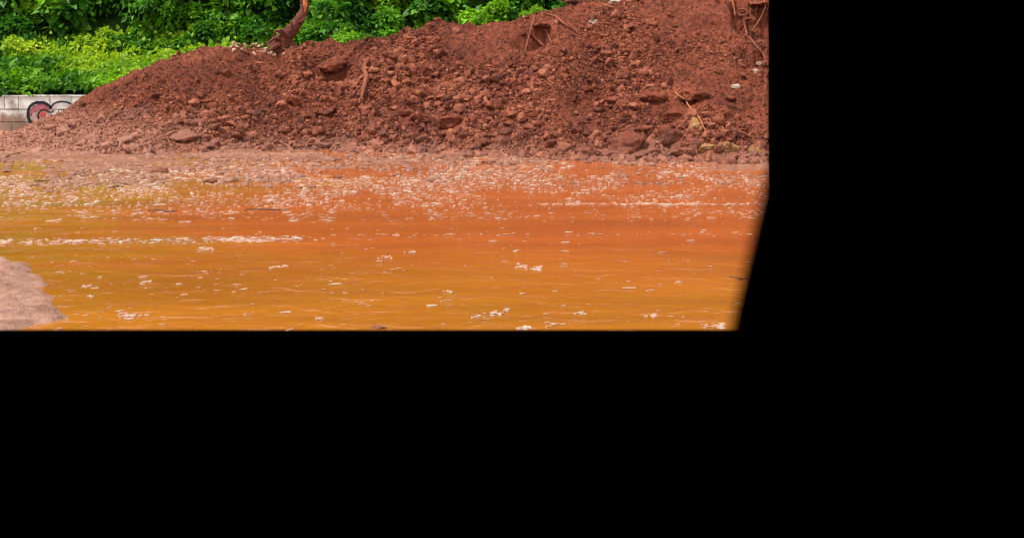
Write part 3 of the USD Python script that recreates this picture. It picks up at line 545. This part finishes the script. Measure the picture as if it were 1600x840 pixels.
for j, x in enumerate(np.arange(-11.3, -2.0, 0.72)):      # low front row at the foot of the steep bank
    y = 25.75 + rng.uniform(-0.2, 0.2); z = bank_z(np.array([x]), np.array([y]))[0]
    kd = lower[j % 14]; s = rng.uniform(0.58, 0.8)
    shrub(kd, x + rng.uniform(-0.15, 0.15), y, z - 0.1, (s * 1.05, s, s * rng.uniform(0.85, 1.1)), rng.uniform(0, 360), f'{LOOK[kd]} shrub, {ORD[j]} from the left in the lower row of the thicket', 'shrubs of the thicket, lower row')
upper = [2, 0, 3, 1, 0, 2, 3, 0, 1, 2, 0, 4, 3, 2, 0, 1, 3, 0]
for j, x in enumerate(np.arange(-11.8, 3.2, 0.84)):      # taller row behind
    y = 26.6 + rng.uniform(-0.3, 0.3); z = bank_z(np.array([x]), np.array([y]))[0]
    kd = upper[j % 18]; s = rng.uniform(0.85, 1.1)
    shrub(kd, x + rng.uniform(-0.15, 0.15), y, z - 0.25, (s, s, s * rng.uniform(0.9, 1.15)), rng.uniform(0, 360), f'{LOOK[kd]} shrub, {ORD[j]} from the left in the upper row of the thicket', 'shrubs of the thicket, upper row')
for kd, (x, y), Yd, s, lab in [(5, (18, 142), 22.9, 0.62, 'dark feathery leaved shrub on top of the block wall at the far left'),
                               (4, (28, 92), 24.6, 0.6, 'lighter shrub above the dark feathery one at the far left edge'),
                               (2, (500, 62), 24.6, 0.7, 'dark green shrub filling the shadowed gap right of the leaning trunk'),
                               (1, (545, 66), 21.9, 0.45, 'low bright green shrub just behind the crest dip right of the trunk'),
                               (0, (765, 40), 22.2, 0.5, 'green shrub peeping over the crest left of the dark hollow'),
                               (0, (905, 20), 21.9, 0.36, 'small leafy clump under the dark log on the crest'),
                               (4, (840, 30), 22.1, 0.4, 'yellowish shrub over the crest left of the dark log')]:
    p = px(x, y, Yd); shrub(kd, p[0], p[1], p[2] - 0.2, (s, s, s), rng.uniform(0, 360), lab)
# the rest of the steep bank: one mass
pos, idx, scl = [], [], []
for yy in np.arange(27.5, 35.5, 0.95):
    for x in np.arange(-30, 30, 1.25):
        X1, Y1 = x + rng.uniform(-0.4, 0.4), yy + rng.uniform(-0.3, 0.3)
        pos.append((X1, Y1, bank_z(np.array([X1]), np.array([Y1]))[0] - 0.2)); idx.append(rng.integers(0, 4)); scl.append([rng.uniform(1.0, 1.4)] * 3)
for yy in (26.6, 27.6):
    for x in np.r_[np.arange(-30, -13.3, 1.1), np.arange(4.2, 30, 1.1)]:
        X1 = x + rng.uniform(-0.3, 0.3); pos.append((X1, yy, bank_z(np.array([X1]), np.array([yy]))[0] - 0.15)); idx.append(rng.integers(0, 4)); scl.append([rng.uniform(0.9, 1.2)] * 3)
instancer('hillside_foliage', [shrub_mesh(700 + i, 1500, KIND[i][4], KIND[i][1] * 1.15, KIND[i][2]) for i in range(4)], [KIND[i][0] for i in range(4)], pos, rand_quats(len(pos), 0.01), scl, idx, label='dense green foliage covering the steep bank above the thicket', cat='foliage')
# low yellow-green cover on the ledge above the wall
pos, idx, scl = [], [], []
def patch_mesh(seed, n, L):
    r = np.random.default_rng(seed); p = np.stack([r.normal(0, 0.22, n), r.normal(0, 0.22, n), np.abs(r.normal(0, 0.10, n))], 1)
    return leaves(p, np.tile([0, -0.25, 0.9], (n, 1)) + r.normal(size=(n, 3)) * 0.3, L, 0.3, 0.75, r, 0.3, 0.9)
for yy in np.arange(22.25, 26.2, 0.27):
    for x in np.arange(-15, 4.0, 0.33):
        if x > -6 and yy < 23.4: continue
        X1, Y1 = x + rng.uniform(-0.14, 0.14), yy + rng.uniform(-0.12, 0.12)
        pos.append((X1, Y1, bank_z(np.array([X1]), np.array([Y1]))[0] + rng.uniform(0.0, 0.12) + 0.10 * fbm(np.array([X1 * 0.8, Y1 * 0.8, 0.0]), 2, 9)))
        nn = fbm(np.array([X1 * 0.45, Y1 * 0.5, 3.0]), 2, 15)
        idx.append((3 + rng.integers(0, 2)) if (Y1 < 23.0 and rng.uniform() < 0.2) or nn > 0.68 else rng.integers(0, 3)); scl.append([rng.uniform(0.8, 1.2)] * 3)
instancer('ground_cover', [patch_mesh(800 + i, 95, 0.085 if i < 3 else 0.10) for i in range(5)], ['leaf_lime', 'leaf_lime', 'leaf_lime', 'leaf_green', 'leaf_green'], pos, rand_quats(len(pos), 0.2), scl, idx, label='low yellow green creeping cover on the ledge above the block wall', cat='ground cover')

# ------------------------------------------------------------------ flecks of painted glint and splash, lumps of mud in the shallow water
def blob(seed):
    r = np.random.default_rng(seed); m = trimesh.creation.icosphere(2)
    v = np.array(m.vertices); v *= (1 + 0.7 * (fbm(v * 1.4 + seed * 3.7, 3, seed) - 0.5))[:, None]
    v[:, 2] = np.maximum(v[:, 2], -0.15); m.vertices = v / np.abs(v[:, :2]).max(); return m
def scatter(n, dens, ylo, yhi, seed):
    r = np.random.default_rng(seed); x, y = r.uniform(-90, 1300, n), r.uniform(ylo, yhi, n)
    k = r.uniform(size=n) < dens(x, y); x, y = x[k], y[k]
    Yw = EYE * F / (y - HOR); return x, y, (x - 800) * Yw / F, Yw, r
def cluster(x, y, s, seed): return fbm(np.stack([x * s, y * s * 3.2, 0 * x], -1), 3, seed)
def fleck_density(x, y):
    c = cluster(x, y, 0.014, 91)
    band = lambda y0, w: np.exp(-((y - y0) / w) ** 2)
    d = 0.30 * np.interp(y, [236, 250, 300, 318, 330, 345, 520], [0.8, 1.9, 1.5, 1.0, 0.5, 0.28, 0.26])
    d = d * np.interp(x, [0, 600, 1200], [1.1, 0.85, 0.6]) * np.clip((c - 0.30) * 4, 0.1, 1.8)
    d += 0.95 * band(278, 9) * np.interp(x, [0, 500, 900], [1.0, 0.9, 0.35]) * np.clip((c - 0.33) * 5, 0, 1)
    d += 0.7 * band(298, 6) * np.interp(x, [0, 400, 800], [0.2, 0.7, 0.2]) * np.clip((c - 0.4) * 5, 0, 1)
    d += 2.2 * band(379 - 0.014 * x, 3.6) * np.interp(x, [0, 430, 560], [1, 1, 0])
    d += 0.6 * band(319, 1.6) * np.interp(x, [820, 900, 1200], [0, 1, 1])
    d += 0.3 * band(366, 2.2) * np.interp(x, [560, 700, 1200], [0, 1, 0.8]) * np.clip((c - 0.4) * 6, 0, 1)
    d += 0.28 * np.exp(-((x - 115) / 40) ** 2 - ((y - 425) / 28) ** 2)
    return np.clip(d, 0, 1)
pos, scl, ang = [], [], []
for (n, y0, y1, sd) in ((44000, 236, 345, 1), (9000, 330, 522, 2)):
    x, y, Xw, Yw, r = scatter(n, fleck_density, y0, y1, sd)
    for i in range(len(x)):
        w = (r.lognormal(math.log(1.55), 0.5) if y[i] < 330 else r.lognormal(math.log(2.4), 0.6)) * Yw[i] / F       # half width
        dp = w * r.uniform(0.25, 0.6); hgt = min(w * 0.45, 0.016) * r.uniform(0.5, 1.0)
        if y[i] > 330: hgt *= 0.35
        else: hgt *= 0.75
        pos.append((Xw[i], Yw[i], 0.002)); w = min(w, 0.075 if y[i] < 330 else 0.045); scl.append((w * 1.25, min(dp, w * 0.6), min(hgt, w * 0.3))); ang.append(r.normal(0.4, 0.3))
for k in range(620):
    if k < 430: x = rng.uniform(-20, 470); y = 379 - 0.014 * x + rng.normal(0, 2.6)
    elif k < 560: x = rng.uniform(840, 1210); y = 319 + rng.normal(0, 0.9)
    else: x = rng.uniform(560, 1200); y = 366 + rng.normal(0, 1.6)
    p = ground_pt(x, y); w = rng.lognormal(math.log(2.1), 0.5) * p[1] / F
    pos.append((p[0], p[1], 0.002)); scl.append((w * 1.5, min(w * 0.6, 0.04), w * 0.16)); ang.append(rng.normal(0.15, 0.2))
for (x, y, hw) in [(210, 495, 22), (196, 491, 14), (437, 416, 15), (425, 418, 10), (820, 416, 18), (840, 418, 12), (770, 489, 22), (745, 495, 14), (790, 486, 12), (1016, 454, 6), (1122, 508, 20), (1105, 510, 12), (135, 447, 11), (142, 463, 9), (225, 441, 14), (700, 456, 12), (838, 421, 12), (1060, 441, 8), (640, 394, 12), (600, 402, 14), (905, 490, 14), (1020, 493, 14), (500, 497, 10), (865, 508, 18), (820, 512, 16), (60, 357, 8), (290, 347, 12), (320, 391, 22)]:
    p = ground_pt(x, y)
    for _ in range(9):
        w = 0.8 * hw * p[1] / F; o = rng.normal(0, 0.5, 2) * w
        pos.append((p[0] + o[0], p[1] + o[1] * 1.2 + o[0] * 0.35, 0.002)); scl.append((w * rng.uniform(0.15, 0.5), w * rng.uniform(0.12, 0.35), 0.005)); ang.append(rng.normal(0.35, 0.3))
n = len(pos)
instancer('foam_flecks', [blob(k) for k in range(8)], 'foam_glint', pos, [(math.cos(a / 2), 0, 0, math.sin(a / 2)) for a in ang], scl, rng.integers(0, 8, n), label='pale flecks of splash and painted sky glint scattered over the orange water', cat='foam_glint', smooth=True)
def mud_density(x, y):
    c = cluster(x, y, 0.010, 95)
    d = np.interp(y, [222, 236, 262, 285, 296], [0.2, 0.9, 0.7, 0.6, 0]) * np.interp(x, [0, 350, 520, 800, 1200], [1, 0.95, 0.7, 0.42, 0.28])
    d = 0.35 * d * np.clip((c - 0.36) * 5, 0.05, 1.2)
    d = np.maximum(d, 0.6 * np.interp(y, [238, 246, 262], [0, 1, 0]) * np.clip((c - 0.35) * 4, 0, 1) * (x > 500))
    d += 0.35 * np.exp(-((x - 70) / 60) ** 2 - ((y - 300) / 20) ** 2) * (c > 0.5)
    return np.clip(d, 0, 1)
x, y, Xw, Yw, r = scatter(20000, mud_density, 225, 300, 3)
w = r.lognormal(math.log(0.024), 0.5, len(x)).clip(0.012, 0.10)
hz = np.maximum(heap_z(Xw, Yw), 0.0); k = hz < 0.10; Xw, Yw, hz, w, x = Xw[k], Yw[k], hz[k], w[k], x[k]
instancer('mud_lumps', [blob(k + 40) for k in range(8)], 'wet_mud', np.stack([Xw, Yw, hz + 0.002], 1), rand_quats(len(x), 0.15), np.stack([w * 1.35, w, w * r.uniform(0.35, 0.8, len(x))], 1), r.integers(0, 8, len(x)), label='wet shining lumps of mud in the shallows along the heap', cat='mud', smooth=True)

# ------------------------------------------------------------------ the vehicle the view is taken from, with an added dark shell
car = thing('vehicle', 'added black vehicle shell at the right and bottom edge, with a strap standing in for its blurred frame edge', 'vehicle')
WY = 1.2
sill, pil = EYE - (515 - HOR) * WY / F, 400 * WY / F
def prism(poly, axis, a, b):
    e = trimesh.creation.extrude_polygon(Polygon(poly), b - a, engine='earcut'); v = np.array(e.vertices)
    e.vertices = np.stack([v[:, 2] + a, v[:, 0], v[:, 1]], 1) if axis == 'x' else np.stack([v[:, 0], v[:, 1], v[:, 2] + a], 1)
    return e
obj('door_panel', prism([(WY, 0.70), (WY, sill), (WY + 0.03, sill - 0.03), (WY + 0.07, sill - 0.06), (WY + 0.09, 0.70)], 'x', -1.5, 1.9), 'cabin_black', car)  # added to fill the black bottom of the view
obj('window_pillar', prism([(pil, WY), (pil + 0.02, WY + 0.05), (pil + 0.05, WY + 0.085), (pil + 0.29, WY + 0.085), (pil + 0.32, WY + 0.05), (pil + 0.34, WY)], 'z', sill - 0.02, 2.2), 'cabin_black', car)
for a, b in ((-1.62, -1.38), (1.75, 1.98)):
    obj('window_pillar', trimesh.creation.box(bounds=[[a, WY - 0.002, sill - 0.03], [b, WY + 0.08, 2.21]]), 'cabin_black', car)
obj('roof', trimesh.creation.box(bounds=[[-2.0, -1.0, 2.19], [2.0, WY + 0.07, 2.28]]), 'cabin_black', car)  # unseen closed shell, added to keep sky light off the door's inner side
obj('floor', trimesh.creation.box(bounds=[[-2.0, -1.0, 0.62], [2.0, WY + 0.07, 0.71]]), 'cabin_black', car)
obj('side_panel', trimesh.creation.box(bounds=[[-2.0, -1.08, 0.64], [2.0, -1.0, 2.26]]), 'cabin_black', car)
obj('end_panel', trimesh.creation.box(bounds=[[-2.08, -1.07, 0.65], [-2.0, WY + 0.06, 2.25]]), 'cabin_black', car)
obj('end_panel', trimesh.creation.box(bounds=[[2.0, -1.07, 0.65], [2.08, WY + 0.06, 2.25]]), 'cabin_black', car)
obj('side_panel', trimesh.creation.box(bounds=[[-2.0, WY + 0.004, 0.66], [-1.5, WY + 0.075, 2.2]]), 'cabin_black', car)
BY = 0.22  # added strap, stands in for the blurred window frame edge
zs = np.linspace(0.72, 2.18, 40); x0 = 400 * BY / F + (zs - (EYE - (300 - HOR) * BY / F)) * (50.0 / 215)
bow = 0.004 * np.sin((zs - 0.72) / 1.46 * np.pi)
vv, ff = [], []
for k, z in enumerate(zs):
    for dx, dy in ((0, 0.001), (0.012, 0), (0.038, 0), (0.05, 0.001), (0.038, 0.003), (0.012, 0.003)): vv.append((x0[k] + dx, BY + bow[k] + dy, z))
for k in range(39):
    for j in range(6): ff.append([k * 6 + j, k * 6 + (j + 1) % 6, (k + 1) * 6 + (j + 1) % 6, (k + 1) * 6 + j])
obj('seat_belt', (vv, ff), 'strap_black', car)
obj('belt_anchor', trimesh.creation.box(bounds=[[x0[-1] - 0.01, BY - 0.02, 2.15], [x0[-1] + 0.06, BY + 0.025, 2.2]]), 'cabin_black', car)
obj('belt_buckle', trimesh.creation.box(bounds=[[x0[0] - 0.01, BY - 0.02, 0.70], [x0[0] + 0.06, BY + 0.025, 0.82]]), 'cabin_black', car)
